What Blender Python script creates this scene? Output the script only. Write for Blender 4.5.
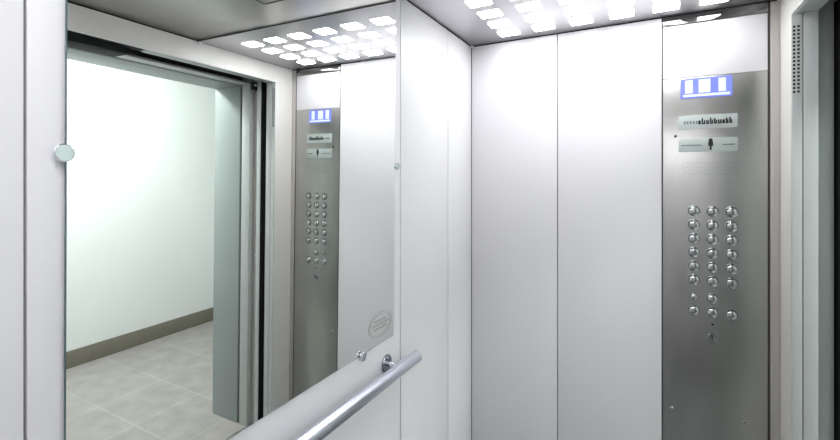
import bpy, bmesh, math, random
from mathutils import Vector, Matrix
C = bpy.context.scene
for o in list(bpy.data.objects):
    bpy.data.objects.remove(o)

# ------------------------------------------------------------------ camera
H = 1.48                     # camera height; floor is z = 0, cabin ceiling z = 2.08
cam_d = bpy.data.cameras.new('camera'); cam = bpy.data.objects.new('camera', cam_d)
C.collection.objects.link(cam); C.camera = cam
cam.location = (0.7254, 0.0, H); cam.rotation_euler = (math.pi/2, 0, 0.4922)
cam_d.sensor_width = 36; cam_d.lens = 36*427.4/840
cam_d.shift_y = (175.86-220)/840
cam_d.clip_start = 0.01

# ------------------------------------------------------------------ light and exposure
wd = bpy.data.worlds.new('world'); C.world = wd; wd.use_nodes = True
wd.node_tree.nodes['Background'].inputs[0].default_value = (0.8, 0.9, 1.0, 1)
wd.node_tree.nodes['Background'].inputs[1].default_value = 0.02
CELL_E = 17.5                # ceiling light cells
HALL_E = 150.0                # landing lamp
C.view_settings.view_transform = 'Standard'; C.view_settings.look = 'None'
C.view_settings.exposure = 0.0; C.view_settings.gamma = 1.0
C.view_settings.use_curve_mapping = False

# ------------------------------------------------------------------ materials
def mat(name, col, rough=.5, metal=0, emit=None, estr=0, spec=.5, noise=0, scale=40, stretch=(1,1,1), coat=0, bump=0, rvar=0, aniso=0):
    m = bpy.data.materials.new(name); m.use_nodes = True
    nt = m.node_tree; b = nt.nodes['Principled BSDF']
    b.inputs['Base Color'].default_value = (*col, 1)
    b.inputs['Roughness'].default_value = rough
    b.inputs['Metallic'].default_value = metal
    b.inputs['Specular IOR Level'].default_value = spec
    b.inputs['Coat Weight'].default_value = coat
    b.inputs['Coat Roughness'].default_value = .15
    b.inputs['Anisotropic'].default_value = aniso
    if emit:
        b.inputs['Emission Color'].default_value = (*emit, 1)
        b.inputs['Emission Strength'].default_value = estr
    if noise or bump or rvar:
        tc = nt.nodes.new('ShaderNodeTexCoord'); mp = nt.nodes.new('ShaderNodeMapping')
        mp.inputs['Scale'].default_value = stretch
        nz = nt.nodes.new('ShaderNodeTexNoise'); nz.inputs['Scale'].default_value = scale
        nz.inputs['Detail'].default_value = 4
        nt.links.new(tc.outputs['Object'], mp.inputs[0]); nt.links.new(mp.outputs[0], nz.inputs['Vector'])
        if noise:
            mx = nt.nodes.new('ShaderNodeMix'); mx.data_type = 'RGBA'
            mx.inputs[6].default_value = (*[max(0, c*(1-noise)) for c in col], 1)
            mx.inputs[7].default_value = (*[min(1, c*(1+noise)) for c in col], 1)
            nt.links.new(nz.outputs['Fac'], mx.inputs[0]); nt.links.new(mx.outputs[2], b.inputs['Base Color'])
        if rvar:
            mr = nt.nodes.new('ShaderNodeMapRange')
            mr.inputs['To Min'].default_value = max(.02, rough-rvar); mr.inputs['To Max'].default_value = rough+rvar
            nt.links.new(nz.outputs['Fac'], mr.inputs[0]); nt.links.new(mr.outputs[0], b.inputs['Roughness'])
        if bump:
            bp = nt.nodes.new('ShaderNodeBump'); bp.inputs['Strength'].default_value = bump
            bp.inputs['Distance'].default_value = .002
            nt.links.new(nz.outputs['Fac'], bp.inputs['Height']); nt.links.new(bp.outputs[0], b.inputs['Normal'])
    return m
M = dict(
    panel=mat('painted_steel_panel', (.745,.735,.75), .32, noise=.012, scale=6, spec=.45),
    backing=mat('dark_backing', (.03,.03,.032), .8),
    ceil=mat('satin_metal_ceiling', (.48,.468,.45), .3, 1.0, noise=.03, scale=5, rvar=.03),
    seam=mat('dark_seam', (.05,.05,.045), .7),
    cell=mat('light_cell', (1,1,1), .4, emit=(.96,.97,1.0), estr=CELL_E),
    celloff=mat('cell_rim', (.85,.86,.88), .35),
    strip=mat('brushed_stainless', (.475,.475,.455), .30, 1.0, noise=.20, scale=7, stretch=(1.6,1,.5), rvar=.05, aniso=.4),
    trimglass=mat('dark_polished_trim', (.30,.29,.29), .08, 1.0),
    post=mat('grey_corner_post', (.50,.47,.44), .4, .3),
    chrome=mat('polished_chrome', (.82,.85,.90), .09, 1.0),
    rail=mat('satin_chrome_tube', (.74,.77,.86), .2, 1.0, noise=.03, scale=30, stretch=(1,.1,1)),
    ceillight=mat('pale_satin_ceiling_panel', (.60,.59,.61), .32, .8, noise=.02, scale=5),
    screwface=mat('pale_satin_metal', (.48,.53,.54), .35, .8),
    darkchrome=mat('dark_chrome', (.30,.31,.34), .2, 1.0),
    mirror=mat('mirror_silver', (.915,.93,.915), 0.0, 1.0),
    glassedge=mat('mirror_edge_glass', (.07,.13,.14), .15, .3),
    etch=mat('etched_grey', (.38,.40,.39), .6),
    wallr=mat('light_painted_steel', (.70,.69,.65), .35, noise=.012, scale=6),
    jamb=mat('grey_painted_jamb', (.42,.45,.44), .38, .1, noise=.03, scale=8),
    jamb2=mat('pale_painted_jamb', (.50,.52,.51), .36, .1, noise=.03, scale=8),
    leaf=mat('door_leaf_steel', (.46,.50,.475), .35, .3, noise=.05, scale=8),
    frame=mat('landing_frame_paint', (.33,.37,.36), .4, .05, noise=.03, scale=8),
    hole=mat('black_hole', (.008,.008,.008), .9),
    black=mat('black_mechanism_and_gap_shade', (.014,.014,.016), .7, spec=.2),
    hallwall=mat('white_plaster', (.86,.88,.87), .85, noise=.025, scale=3, bump=.15),
    skirt=mat('brown_grey_tile', (.20,.18,.145), .55, noise=.12, scale=18),
    floorcab=mat('grey_rubber_floor', (.16,.16,.165), .7, noise=.1, scale=60),
    sill=mat('aluminium_sill', (.55,.55,.55), .35, 1.0),
    display=mat('blue_display', (.02,.03,.10), .2, emit=(.26,.31,1.0), estr=1.0),
    bars=mat('display_digits', (.5,.55,.9), .3, emit=(.50,.56,1.0), estr=.7),
    plate=mat('pale_label_plate', (.50,.56,.54), .4, .2),
    ink=mat('black_ink', (.012,.016,.016), .6),
    greyink=mat('grey_ink', (.20,.24,.23), .6),
    white=mat('white_plastic', (.85,.85,.83), .4),
    lamp=mat('landing_lamp_diffuser', (1,1,1), .4, emit=(.93,1.0,.98), estr=HALL_E),
    button=mat('button_steel', (.58,.60,.60), .2, 1.0),
    buttonring=mat('button_ring_steel', (.30,.31,.31), .25, 1.0),
)
def tile_mat():
    m = bpy.data.materials.new('stone_floor_tile'); m.use_nodes = True; nt = m.node_tree
    b = nt.nodes['Principled BSDF']; b.inputs['Roughness'].default_value = .5
    tc = nt.nodes.new('ShaderNodeTexCoord'); mp = nt.nodes.new('ShaderNodeMapping')
    mp.inputs['Rotation'].default_value = (0,0,0); mp.inputs['Location'].default_value = (.1,.17,0)
    br = nt.nodes.new('ShaderNodeTexBrick'); br.offset = 0
    br.inputs['Color1'].default_value = (.31,.29,.275,1); br.inputs['Color2'].default_value = (.335,.315,.295,1)
    br.inputs['Mortar'].default_value = (.40,.375,.35,1); br.inputs['Scale'].default_value = 1
    br.inputs['Mortar Size'].default_value = .004; br.inputs['Brick Width'].default_value = .4; br.inputs['Row Height'].default_value = .4
    nz = nt.nodes.new('ShaderNodeTexNoise'); nz.inputs['Scale'].default_value = 9; nz.inputs['Detail'].default_value = 6
    mx = nt.nodes.new('ShaderNodeMix'); mx.data_type = 'RGBA'; mx.blend_type = 'OVERLAY'; mx.inputs[0].default_value = .28
    nt.links.new(tc.outputs['Object'], mp.inputs[0]); nt.links.new(mp.outputs[0], br.inputs['Vector'])
    nt.links.new(tc.outputs['Object'], nz.inputs['Vector'])
    nt.links.new(br.outputs['Color'], mx.inputs[6]); nt.links.new(nz.outputs['Fac'], mx.inputs[7])
    nt.links.new(mx.outputs[2], b.inputs['Base Color'])
    return m
M['tile'] = tile_mat()

# ------------------------------------------------------------------ helpers (all coordinates are world metres)
class MB:
    def __init__(s): s.bm = bmesh.new(); s.mats = []
    def mi(s, m):
        if m is None: return 0
        if m not in s.mats: s.mats.append(m)
        return s.mats.index(m)
    def box(s, x0, x1, y0, y1, z0, z1, bev=0, m=None):
        t = bmesh.new(); bmesh.ops.create_cube(t, size=1)
        for v in t.verts:
            v.co = Vector(((x0+x1)/2+v.co.x*(x1-x0), (y0+y1)/2+v.co.y*(y1-y0), (z0+z1)/2+v.co.z*(z1-z0)))
        if bev: bmesh.ops.bevel(t, geom=t.edges[:], offset=bev, segments=2, affect='EDGES', profile=.6)
        return s.add(t, m)
    def add(s, t, m=None):
        i = s.mi(m)
        for f in t.faces: f.material_index = i
        me = bpy.data.meshes.new('t'); t.to_mesh(me); t.free(); s.bm.from_mesh(me); bpy.data.meshes.remove(me); return s
    def lathe(s, prof, c, axis, n=32, m=None):
        """prof: list of (along, radius) about the axis through c; closed where radius is 0"""
        t = bmesh.new(); ax = Vector(axis).normalized()
        e1 = ax.orthogonal().normalized(); e2 = ax.cross(e1); c = Vector(c); rings = []
        for h, r in prof:
            if r <= 1e-7: rings.append([t.verts.new(c+ax*h)])
            else: rings.append([t.verts.new(c+ax*h+e1*(r*math.cos(2*math.pi*k/n))+e2*(r*math.sin(2*math.pi*k/n))) for k in range(n)])
        for A, B in zip(rings, rings[1:]):
            for k in range(n):
                k2 = (k+1) % n
                if len(A) == 1 and len(B) == 1: continue
                if len(A) == 1: t.faces.new((A[0], B[k], B[k2]))
                elif len(B) == 1: t.faces.new((A[k], B[0], A[k2]))
                else: t.faces.new((A[k], B[k], B[k2], A[k2]))
        bmesh.ops.recalc_face_normals(t, faces=t.faces[:])
        for f in t.faces: f.smooth = True
        return s.add(t, m)
    def tube(s, pts, r, n=16, m=None):
        t = bmesh.new(); pts = [Vector(p) for p in pts]; rings = []
        for i, p in enumerate(pts):
            d = (pts[min(i+1, len(pts)-1)]-pts[max(i-1, 0)]).normalized()
            e1 = d.cross(Vector((0,0,1))) if abs(d.z) < .95 else d.cross(Vector((1,0,0)))
            e1.normalize(); e2 = d.cross(e1)
            rings.append([t.verts.new(p+e1*(r*math.cos(2*math.pi*k/n))+e2*(r*math.sin(2*math.pi*k/n))) for k in range(n)])
        for A, B in zip(rings, rings[1:]):
            for k in range(n): t.faces.new((A[k], B[k], B[(k+1) % n], A[(k+1) % n]))
        t.faces.new(rings[0]); t.faces.new(rings[-1])
        bmesh.ops.recalc_face_normals(t, faces=t.faces[:])
        for f in t.faces: f.smooth = len(f.verts) == 4
        return s.add(t, m)
    def rounded(s, cx, cy, w, d, z0, z1, r, m=None, seg=5):
        """rounded rectangle slab lying in xy"""
        t = bmesh.new(); ps = []
        for qx, qy, a0 in ((1,1,0), (-1,1,90), (-1,-1,180), (1,-1,270)):
            for k in range(seg+1):
                a = math.radians(a0+90*k/seg)
                ps.append((cx+qx*(w/2-r)+r*math.cos(a), cy+qy*(d/2-r)+r*math.sin(a)))
        lo = [t.verts.new((x, y, z0)) for x, y in ps]; hi = [t.verts.new((x, y, z1)) for x, y in ps]
        t.faces.new(lo); t.faces.new(hi)
        for k in range(len(ps)):
            t.faces.new((lo[k], hi[k], hi[(k+1) % len(ps)], lo[(k+1) % len(ps)]))
        bmesh.ops.recalc_face_normals(t, faces=t.faces[:])
        return s.add(t, m)
    def build(s, name, m=None, parent=None, label=None, kind=None):
        off = parent_world(parent)
        bmesh.ops.translate(s.bm, verts=s.bm.verts[:], vec=-off)
        me = bpy.data.meshes.new(name); s.bm.to_mesh(me); s.bm.free()
        me.set_sharp_from_angle(angle=math.radians(32))
        for mm in ([M[m]] if m else []) or [M[k] for k in s.mats if k]: me.materials.append(mm)
        o = bpy.data.objects.new(name, me); C.collection.objects.link(o)
        if parent: o.parent = parent
        if label: o['label'] = label
        if kind: o['kind'] = kind
        return o
def parent_world(p):
    v = Vector((0,0,0))
    while p: v += p.location; p = p.parent
    return v
def thing(name, label, cat, loc, group=None):
    o = bpy.data.objects.new(name, None); C.collection.objects.link(o); o.location = loc
    o.empty_display_size = .05
    o['label'] = label; o['category'] = cat
    if group: o['group'] = group
    return o
def tag(o, label, cat, group=None):
    o['label'] = label; o['category'] = cat
    if group: o['group'] = group
    return o

# ------------------------------------------------------------------ cabin dimensions
W = 1.1175; D = 1.858; Y0 = -.242; ZC = 2.08
DOOR0, DOOR1, DZ = .50, 1.729, 1.985       # door opening along y, and its height
GAP = .0034

# ------------------------------------------------------------------ structure
MB().box(-.03, W+.0, Y0-.03, D+.03, -.06, 0).build('floor', 'floorcab', kind='structure')

wl = MB().box(-.045, -.02, Y0, D, 0, ZC).build('wall_left', 'backing', kind='structure')
ys = [Y0, .251, 1.2155, 1.595, D]
for a, b in zip(ys, ys[1:]):
    MB().box(-.0198, 0, a+GAP*(.5 if a < 1 else .85), b-GAP*.5, 0.004, ZC-.004, .0012).build('wall_panel', 'panel', wl)

STRIP0, STRIP1 = .7685, 1.087
wf = MB().box(-.045, W+.02, D+.02, D+.045, 0, ZC).build('wall_far', 'backing', kind='structure')
for a, b in ((0, .3855), (.3855, STRIP0)):
    MB().box(a+GAP/2, b-GAP/2, D, D+.0198, .004, ZC-.004, .0012).build('wall_panel', 'panel', wf)
MB().box(STRIP1+.004, W-.001, D-.004, D+.0198, .004, ZC-.004, .002).build('corner_post', 'post', wf, label='grey corner post beside the steel column')
MB().box(STRIP0+.002, STRIP1-.002, D-.001, D+.0198, ZC-.037, ZC-.004, .001).build('top_trim', 'trimglass', wf, label='dark polished trim above the steel column')

wb = MB().box(-.045, W+.02, Y0-.045, Y0-.02, 0, ZC).build('wall_back', 'backing', kind='structure')
xs = [0, W/3, 2*W/3, W]
for a, b in zip(xs, xs[1:]):
    MB().box(a+GAP/2, b-GAP/2, Y0-.0198, Y0, .004, ZC-.004, .0012).build('wall_panel', 'panel', wb)

# door-side wall: return, header, second return
T = .0265
wr = MB().box(W, W+T, DOOR1, D, 0, ZC).build('wall_right', 'wallr', kind='structure')
MB().box(W, W+.012, Y0, DOOR1, DZ, ZC).build('header', 'wallr', wr)
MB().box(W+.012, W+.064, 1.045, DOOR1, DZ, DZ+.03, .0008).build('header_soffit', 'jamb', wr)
MB().box(W, W+T, Y0, DOOR0, 0, DZ).build('door_return', 'wallr', wr)
# jamb face beside the return with its two columns of ventilation holes
jv = MB().box(W+.0012, W+.0262, DOOR1-.003, DOOR1-.0002, 0, DZ, .0006).build('vented_jamb', 'jamb2', wr, label='grey jamb strip with two columns of vent holes')
vh = MB()
for k in range(18):
    z = 1.945 - k*.01195
    for x in (W+.0062, W+.0168):
        vh.box(x-.0029, x+.0029, DOOR1-.0035, DOOR1-.0028, z-.0033, z+.0033)
vh.build('vent_hole', 'hole', jv)
MB().box(W+.0285, W+.0635, DOOR1-.004, DOOR1+.03, 0, DZ, .0015).build('jamb_strip', 'jamb2', wr)
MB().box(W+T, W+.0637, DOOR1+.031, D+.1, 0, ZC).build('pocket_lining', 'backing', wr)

# ceiling: three pans with open seams between them
SEAM = 1.263; SEAM2 = Y0+D-SEAM
ce = MB().box(-.045, W+.0637, Y0-.045, D+.045, ZC+.02, ZC+.05).build('ceiling', 'backing', kind='structure')
MB().box(.001, W-.001, SEAM2+.003, SEAM-.004, ZC+.004, ZC+.0198, .002).build('ceiling_pan', 'ceil', ce)
MB().box(.002, W-.002, SEAM-.006, SEAM-.001, ZC+.001, ZC+.004).build('seam_lip', 'seam', ce)
h = MB()                                                  # hatch outline in the middle pan
hx0, hx1, hy0, hy1 = .13, .50, .55, 1.085
for (a, b, c, d) in ((hx0, hx1, hy1-.002, hy1+.002), (hx0, hx1, hy0-.002, hy0+.002), (hx0-.002, hx0+.002, hy0, hy1), (hx1-.002, hx1+.002, hy0, hy1)):
    h.box(a, b, c, d, ZC+.0025, ZC+.0045)
h.build('hatch_joint', 'seam', ce)

# ------------------------------------------------------------------ landing (hall) beyond the door
FX = W+.492                      # outer face of the landing wall
HX = 3.075; HY0, HY1, HZ = -1.6, 4.6, 2.6
DARK0 = W+.0637
MB().box(DARK0+.15, HX+.1, HY0-.1, HY1+.1, -.06, 0).build('floor_landing', 'tile', kind='structure')
MB().box(HX, HX+.1, HY0-.1, HY1+.1, 0, HZ).build('wall_landing', 'hallwall', kind='structure')
MB().box(FX, HX, HY0-.1, HY0, 0, HZ).build('wall_landing_near', 'hallwall', kind='structure')
MB().box(FX, HX, HY1, HY1+.1, 0, HZ).build('wall_landing_far', 'hallwall', kind='structure')
MB().box(W+.27, HX+.1, HY0-.1, HY1+.1, HZ, HZ+.08).build('ceiling_landing', 'hallwall', kind='structure')
sk = MB().box(HX-.012, HX-.0002, HY0+.01, HY1-.01, 0, .128, .002).build('baseboard_landing', 'skirt', kind='structure')
# landing wall around the portal
LZ = 1.985
lw = MB().box(W+.272, FX, DOOR1+.03, HY1, 0, HZ)
lw.box(W+.272, FX, HY0-.1, DOOR0-.03, 0, HZ)
lw.box(W+.272, FX, DOOR0-.03, DOOR1+.03, LZ+.03, HZ)
lw.build('wall_landing_portal', 'hallwall', kind='structure')
tf = MB().box(W+.285, FX+.012, DOOR1, DOOR1+.0298, 0, LZ, .0015).build('trim_1', 'frame', kind='structure')
MB().box(W+.285, FX+.012, DOOR0-.0298, DOOR0, 0, LZ, .0015).build('frame_side', 'frame', tf)
MB().box(W+.285, FX+.012, DOOR0-.0298, DOOR1+.0298, LZ+.0003, LZ+.0298, .0015).build('frame_head', 'frame', tf)
t2 = MB().box(W+.2045, W+.268, DOOR1+.001, DOOR1+.05, 0, ZC+.1, .0015).build('trim_2', 'jamb2', kind='structure')
MB().box(W+.2045, W+.2715, DOOR0, DOOR1, LZ+.004, LZ+.012, .001).build('frame_head', 'jamb2', t2)
MB().box(W+.270, W+.284, DOOR0, DOOR1+.02, LZ+.008, LZ+.03).build('shadow_gap', 'seam', t2)
MB().box(W+.2685, W+.2845, DOOR1+.012, DOOR1+.03, 0, LZ).build('shadow_gap', 'seam', t2)
# shaft lining (dark) that closes the pocket around the doors
sl = MB().box(W+.0637, W+.272, 2.6, 2.62, -.3, 2.7)
sl.box(W+.0637, W+.272, -.7, -.68, -.3, 2.7)
sl.box(W+.0637, W+.272, -.68, 2.6, 2.5, 2.52)
sl.box(W+.268, W+.2715, DOOR1+.05, 2.6, 0, 2.5)
sl.box(W+.268, W+.2715, -.68, DOOR0-.03, 0, 2.5)
sl.box(W+.268, W+.2715, DOOR0-.03, DOOR1+.03, LZ+.032, 2.5)
sl.box(W+.0637, W+.068, 1.9, 2.6, 0, 2.5)
sl.box(W+.0637, W+.068, -.68, Y0+.02, 0, 2.5)
sl.build('wall_shaft', 'backing', kind='structure')
si = MB().box(W+.0005, W+.105, DOOR0-.1, DOOR1+.2, -.04, .0, 0).build('trim_3', 'sill', kind='structure')
gr = MB()
for x in (W+.03, W+.05, W+.07): gr.box(x, x+.008, DOOR0, DOOR1, .0002, .0022)
gr.build('sill_rib', 'sill', si)
s2 = MB().box(W+.135, DARK0+.1498, DOOR0-.1, DOOR1+.3, -.04, .0).build('trim_4', 'sill', kind='structure')

# sliding door leaves, both retracted into the pocket
d1 = MB().box(W+.069, W+.111, 1.765, 2.42, .01, 2.06, .003).build('door_1', 'leaf', kind='structure')
MB().box(W+.111, W+.1118, 1.767, 2.1, .01, 2.05).build('leaf_gap_shade', 'black', d1)  # black sheet on the leaf's outer face, standing in for shade in the gap
d2 = MB().box(W+.1175, W+.1480, DOOR1+.004, 2.36, .01, 2.03, .003).build('door_2', 'jamb2', kind='structure')
MB().box(W+.150, W+.2030, DOOR1+.028, DOOR1+.05, 0, ZC+.08, .001).build('trim_5', 'post', kind='structure')
MB().box(W+.1169, W+.1174, DOOR1+.006, 2.2, .02, 2.02).build('inner_gap_shade', 'black', d2)  # lit inner face covered in black so the door gap looks shaded
bt = thing('frame_screw', 'tiny shiny screw on the landing door jamb, seen in the mirror', 'screw', (W+.176, DOOR1+.028, 1.00))
MB().lathe([(0, .005), (.002, .005), (.004, .003), (.004, 0)], (W+.176, DOOR1+.028, 1.00), (0,-1,0), 16).build('head', 'white', bt)
MB().box(W+.1745, W+.1775, DOOR1+.0235, DOOR1+.0242, .999, 1.001).build('slot', 'ink', bt)

# black hanger rail of the landing doors above the opening
hr = thing('door_hanger', 'black door hanger rail above the doorway, seen at top left of the mirror', 'door hardware', (W+.11, 1.1, 1.98))
MB().box(W+.075, W+.125, DOOR0-.1, 2.3, 2.10, 2.17, .003).build('track', 'black', hr)
MB().box(W+.085, W+.200, DOOR0, 1.01, 1.968, 2.10, .004).build('carriage', 'black', hr)
MB().box(W+.045, W+.084, DOOR0, 1.10, 1.992, 2.05, .003).build('cover_plate', 'black', hr)
for y in (.6, .9): MB().lathe([(0,0), (0,.02), (.012,.02), (.012,0)], (W+.07, y, 2.11), (-1,0,0), 20).build('roller', 'darkchrome', hr)
bz = thing('door_latch', 'small dark latch with a white tip at the head of the landing door', 'latch', (W+.17, DOOR1-.02, 1.975))
MB().box(W+.160, W+.182, DOOR1-.012, DOOR1+.028, 1.955, 1.999, .002).build('body', 'black', bz)
MB().box(W+.150, W+.159, DOOR1-.008, DOOR1+.0, 1.975, 1.984, .001).build('tip', 'white', bz)

# landing lamp
ll = thing('landing_lamp', 'round white ceiling lamp on the landing outside the doorway', 'ceiling lamp', (2.4, 1.25, HZ))
MB().lathe([(0, .20), (.03, .20), (.045, .185), (.045, 0)], (2.4, 1.25, HZ), (0,0,-1), 48).build('lamp_base', 'white', ll)
MB().lathe([(.0455, .18), (.07, .17), (.095, .13), (.105, .06), (.107, 0)], (2.4, 1.25, HZ), (0,0,-1), 48).build('diffuser', 'lamp', ll)

# ------------------------------------------------------------------ ceiling light panels
def light_panel(y_edge, sgn, label, yA, yB):
    t = thing('ceiling_light_panel', label, 'ceiling light', (W/2, (yA+yB)/2, ZC))
    pl = MB().box(.001, W-.001, yA, yB, ZC+.0, ZC+.018, .0015).build('panel', 'ceillight', t)
    for i in range(6):
        for j in range(4):
            x = .2057+i*.1433; y = y_edge+sgn*j*.119
            MB().rounded(x, y, .081, .065, ZC-.0012, ZC-.0002, .006).build('light_cell', 'cell', t)
    return t
light_panel(1.757, -1, 'metal ceiling light panel with square light cells, next to the wall with the steel column', SEAM, D-.001)
light_panel(Y0+.101, 1, 'unseen ceiling light panel with square cells, added behind the camera to brighten the walls', Y0+.001, SEAM2)  # assumed rear panel, out of view, added to bring up the wall brightness

for (x, y, nm) in ((W-.006, D-.028, 'small white clip in the ceiling corner above the steel column'),
                   (.008, D-.012, 'small white clip in the ceiling corner above the mirror wall'),
                   (W-.008, SEAM, 'small white clip at the ceiling seam above the doorway')):
    c = thing('ceiling_clip', nm, 'clip', (x, y, ZC-.001), 'ceiling clips')
    MB().box(x-.006, x+.006, y-.006, y+.006, ZC-.012, ZC-.0018, .0015).build('clip_body', 'white', c)
    MB().lathe([(0,.003), (.003,.003), (.004,0)], (x, y, ZC-.012), (0,0,-1), 12).build('pin', 'chrome', c)

# ------------------------------------------------------------------ mirror
MY0, MY1, MZ0, MZ1 = .2915, 1.172, H-.512, H+.574
n = Vector((1, .0058, -.0074)).normalized()
def mx(y, z, off=0): return .008+off-(.0058*(y-.72)-.0074*(z-H))
mr = thing('mirror', 'large frameless rectangular mirror fixed to the left wall with round chrome screws', 'mirror', (0, (MY0+MY1)/2, MZ0))
def slab(name, m, o0, o1, inset=0):
    b = MB(); t = bmesh.new(); vs = []
    for off in (o0, o1):
        vs.append([t.verts.new((mx(y, z, off), y, z)) for y, z in ((MY0+inset, MZ0+inset), (MY1-inset, MZ0+inset), (MY1-inset, MZ1-inset), (MY0+inset, MZ1-inset))])
    t.faces.new(vs[0]); t.faces.new(vs[1])
    for k in range(4): t.faces.new((vs[0][k], vs[1][k], vs[1][(k+1) % 4], vs[0][(k+1) % 4]))
    bmesh.ops.recalc_face_normals(t, faces=t.faces[:]); b.add(t)
    return b.build(name, m, mr)
slab('backing_board', 'glassedge', -.0045, -.0004, 0)
slab('mirror_glass', 'mirror', -.0003, 0, .0008)
for y, z, r in ((MY0-.002, H+.032, .0130), (MY1+.012, H+.031, .0115), (.997, MZ0-.002, .0135), (.46, MZ0-.002, .0135), (.46, MZ1+.002, .012), (.997, MZ1+.002, .012)):
    cpos = (.0, y, z)
    s = MB().lathe([(0.0005, r*.55), (.006, r*.55), (.007, r*.97), (.0098, r*1.0), (.0108, r*.95), (.0112, r*.88), (.0112, 0)], cpos, (1,0,0), 40).build('mirror_screw', 'chrome', mr, label='round chrome screw head')
    MB().lathe([(.01125, r*.84), (.0116, r*.82), (.0116, 0)], cpos, (1,0,0), 32).build('screw_face', 'screwface', s)
# faint etched maker's oval, bottom right corner
lg = MB()
cy_, cz_, ry, rz = 1.092, H-.452, .062, .036
def ell(ry, rz, r, a0=0, a1=360):
    pts = []
    for k in range(49):
        a = math.radians(a0+(a1-a0)*k/48); y = cy_+ry*math.cos(a); z = cz_+rz*math.sin(a)
        pts.append((mx(y, z, .0008), y, z))
    lg.tube(pts, r, 6)
ell(ry, rz, .0007); ell(ry*.86, rz*.80, .0004)
random.seed(3)
for row, (zz, hw) in enumerate(((.013, .030), (.002, .042), (-.010, .034))):
    y = cy_-hw
    while y < cy_+hw:
        w = random.uniform(.004, .007); hh = random.uniform(.003, .0045)
        p = [(y, zz-hh), (y, zz+hh), (y+w*.7, zz+hh*.6), (y+w*.7, zz-hh)]
        lg.tube([(mx(a, cz_+b, .0008), a, cz_+b) for a, b in p], .00045, 5)
        y += w+.0025
lg.build('etched_oval', 'etch', mr, label='faint grey etched oval in the lower right corner of the mirror')

# ------------------------------------------------------------------ handrail
RX, RZ, RR = .052, H-.592, .0195
hd = thing('handrail', 'round satin chrome handrail running along the wall below the mirror', 'handrail', (0, .6, RZ))
MB().lathe([(0, RR)]+[(1.379, RR)], (RX, -.15, RZ), (0,1,0), 48).build('rail_tube', 'rail', hd)
for y, s in ((-.15, -1), (1.229, 1)):
    MB().lathe([(-.0, RR+.0003), (.002, RR+.0003), (.004, RR-.002), (.0042, 0)], (RX, y, RZ), (0,s,0), 40).build('end_cap', 'rail', hd)
for y in (1.128, .48, -.05):
    b = MB().lathe([(.0, .027), (.0035, .027), (.006, .024), (.006, .0)], (0.0002, y, RZ+.006), (1,0,0), 40).build('wall_flange', 'darkchrome', hd, label='dark round wall flange')
    MB().tube([(.006, y, RZ+.006), (.02, y, RZ+.006), (.034, y, RZ+.003), (RX-.008, y, RZ)], .0075, 20).build('bracket_arm', 'chrome', hd)
    MB().lathe([(.006, .004), (.0085, .0035), (.009, 0)], (.0, y, RZ+.024), (1,0,0), 14).build('flange_screw', 'chrome', hd)

# ------------------------------------------------------------------ control panel column
cp = thing('control_panel', 'tall brushed steel elevator control column with round buttons and a blue display', 'control panel', ((STRIP0+STRIP1)/2, D, 0))
FY = D-.001; STOP = H+.362
MB().box(STRIP0+.003, STRIP1-.003, D-.0005, D+.0198, STOP+.0015, ZC-.040, .001).build('wall_panel', 'panel', wf, label='white panel above the steel control column')
MB().box(STRIP0+.003, STRIP1-.003, FY, D+.0198, .06, STOP, .001).build('faceplate', 'strip', cp)
MB().box(STRIP0-.001, STRIP0+.0025, D+.001, D+.0197, .004, ZC-.005).build('side_joint', 'seam', cp)
MB().box(STRIP1-.0025, STRIP1+.003, D+.001, D+.0197, .004, ZC-.005).build('side_joint', 'seam', cp)
ds = MB().box(.828, .985, FY-.003, FY-.0002, H+.285, H+.357, .001).build('display', 'display', cp, label='small blue lit display')
bb = MB()
for x0, x1 in ((.842, .866), (.884, .920), (.944, .966)):
    bb.box(x0, x1, FY-.0038, FY-.0031, H+.303, H+.351)
bb.box(.836, .978, FY-.0038, FY-.0031, H+.290, H+.299)
bb.build('lit_bars', 'bars', ds)
# label plate with illegible bold print, then a second pale plate with a small pictogram
p1 = MB().box(.822, 1.000, FY-.0012, FY-.0002, H+.172, H+.222, .0004).build('label_plate', 'plate', cp)
ik = MB(); x = .985; random.seed(8)
while x > .888:
    w = random.uniform(.008, .013); hh = random.choice((.020, .014, .015, .022))
    ik.box(x-w, x-w+.0045, FY-.0018, FY-.0013, H+.188, H+.188+hh); ik.box(x-w*.45, x-.001, FY-.0018, FY-.0013, H+.188, H+.202)
    ik.box(x-w, x-.001, FY-.0018, FY-.0013, H+.188, H+.1925)
    x -= w+.0015
ik.build('bold_print', 'ink', p1)
ig = MB()
for k in range(5): ig.box(.838+k*.0095, .8435+k*.0095, FY-.0018, FY-.0013, H+.190, H+.201)
ig.build('grey_print', 'greyink', p1)
p2 = MB().box(.822, 1.000, FY-.0012, FY-.0002, H+.088, H+.138, .0004).build('label_plate', 'plate', cp)
pk = MB()
pk.lathe([(0, .0065), (.0006, .0065), (.0006, 0)], (.921, FY-.0013, H+.129), (0,-1,0), 20)
pk.box(.9135, .9285, FY-.0018, FY-.0013, H+.108, H+.124); pk.box(.918, .924, FY-.0018, FY-.0013, H+.094, H+.109)
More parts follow.
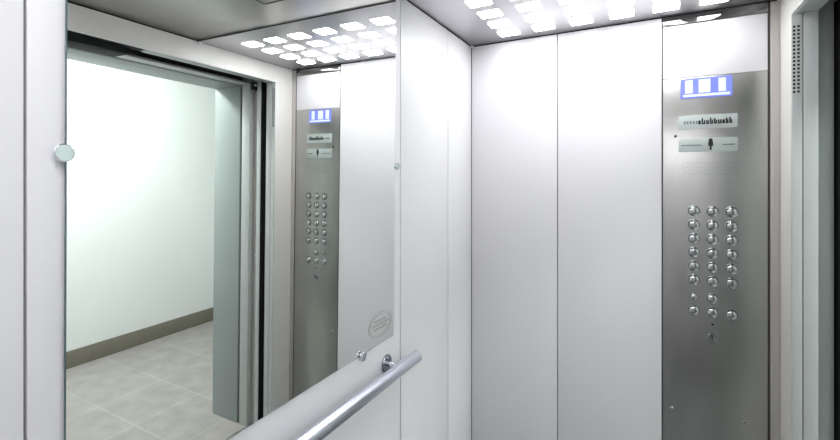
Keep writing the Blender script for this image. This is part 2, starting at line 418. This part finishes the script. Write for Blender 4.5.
pk.build('pictogram', 'ink', p2)
pl_ = MB(); pl_.box(.955, .992, FY-.0018, FY-.0013, H+.110, H+.1145); pl_.build('grey_print', 'greyink', p2)
MB().box(.830, .895, FY-.0018, FY-.0013, H+.110, H+.1140).build('grey_print', 'greyink', p2)
# speaker perforation
sp = MB()
for i in range(18):
    for j in range(6):
        xx = .835+i*.0096+(j % 2)*.0048; zz = H+.006+j*.0085
        sp.lathe([(0, .0016), (.0004, .0016), (.0004, 0)], (xx, FY-.0001, zz), (0,-1,0), 8)
sp.build('speaker_grille', 'greyink', cp, label='rows of small speaker holes')
# buttons
def button(x, z, r=.0195):
    rg = MB().lathe([(.0002, r), (.002, r), (.0032, r*.92), (.0026, r*.82), (.0012, r*.78), (.0002, r*.78)], (x, FY, z), (0,-1,0), 32).build('button', 'buttonring', cp, label='round steel button')
    MB().lathe([(.0003, r*.77), (.0035, r*.75), (.0052, r*.62), (.0064, r*.38), (.0068, 0)], (x, FY, z), (0,-1,0), 32).build('button_cap', 'button', rg)
cols = (.8745, .9315, .9885); cols = (.870, .9265, .983)
for r_ in range(6):
    for x in cols: button(x, H-.128-r_*.0505)
button(cols[1], H-.443); button(cols[0], H-.443, .0125)
for x in cols: button(x, H-.493)
MB().lathe([(.0002,.004), (.002,.004), (.002,0)], (cols[1], FY, H-.536), (0,-1,0), 14).build('indicator_dot', 'ink', cp, label='tiny black dot')
kl = MB().lathe([(.0002,.0165), (.003,.0165), (.005,.0135), (.003,.011), (.003,0)], (cols[1], FY, H-.583), (0,-1,0), 32).build('key_switch', 'darkchrome', cp, label='round dark key switch')
MB().box(cols[1]-.0015, cols[1]+.0015, FY-.0036, FY-.0031, H-.590, H-.576).build('key_slot', 'ink', kl)
for x, z in ((1.020, H-.862), (.800, H-.868), (.812, H+.148)):
    MB().lathe([(.0002,.0045), (.002,.0045), (.0032,.003), (.0032,0)], (x, FY, z), (0,-1,0), 16).build('panel_screw', 'chrome' if z < H else 'ink', cp)
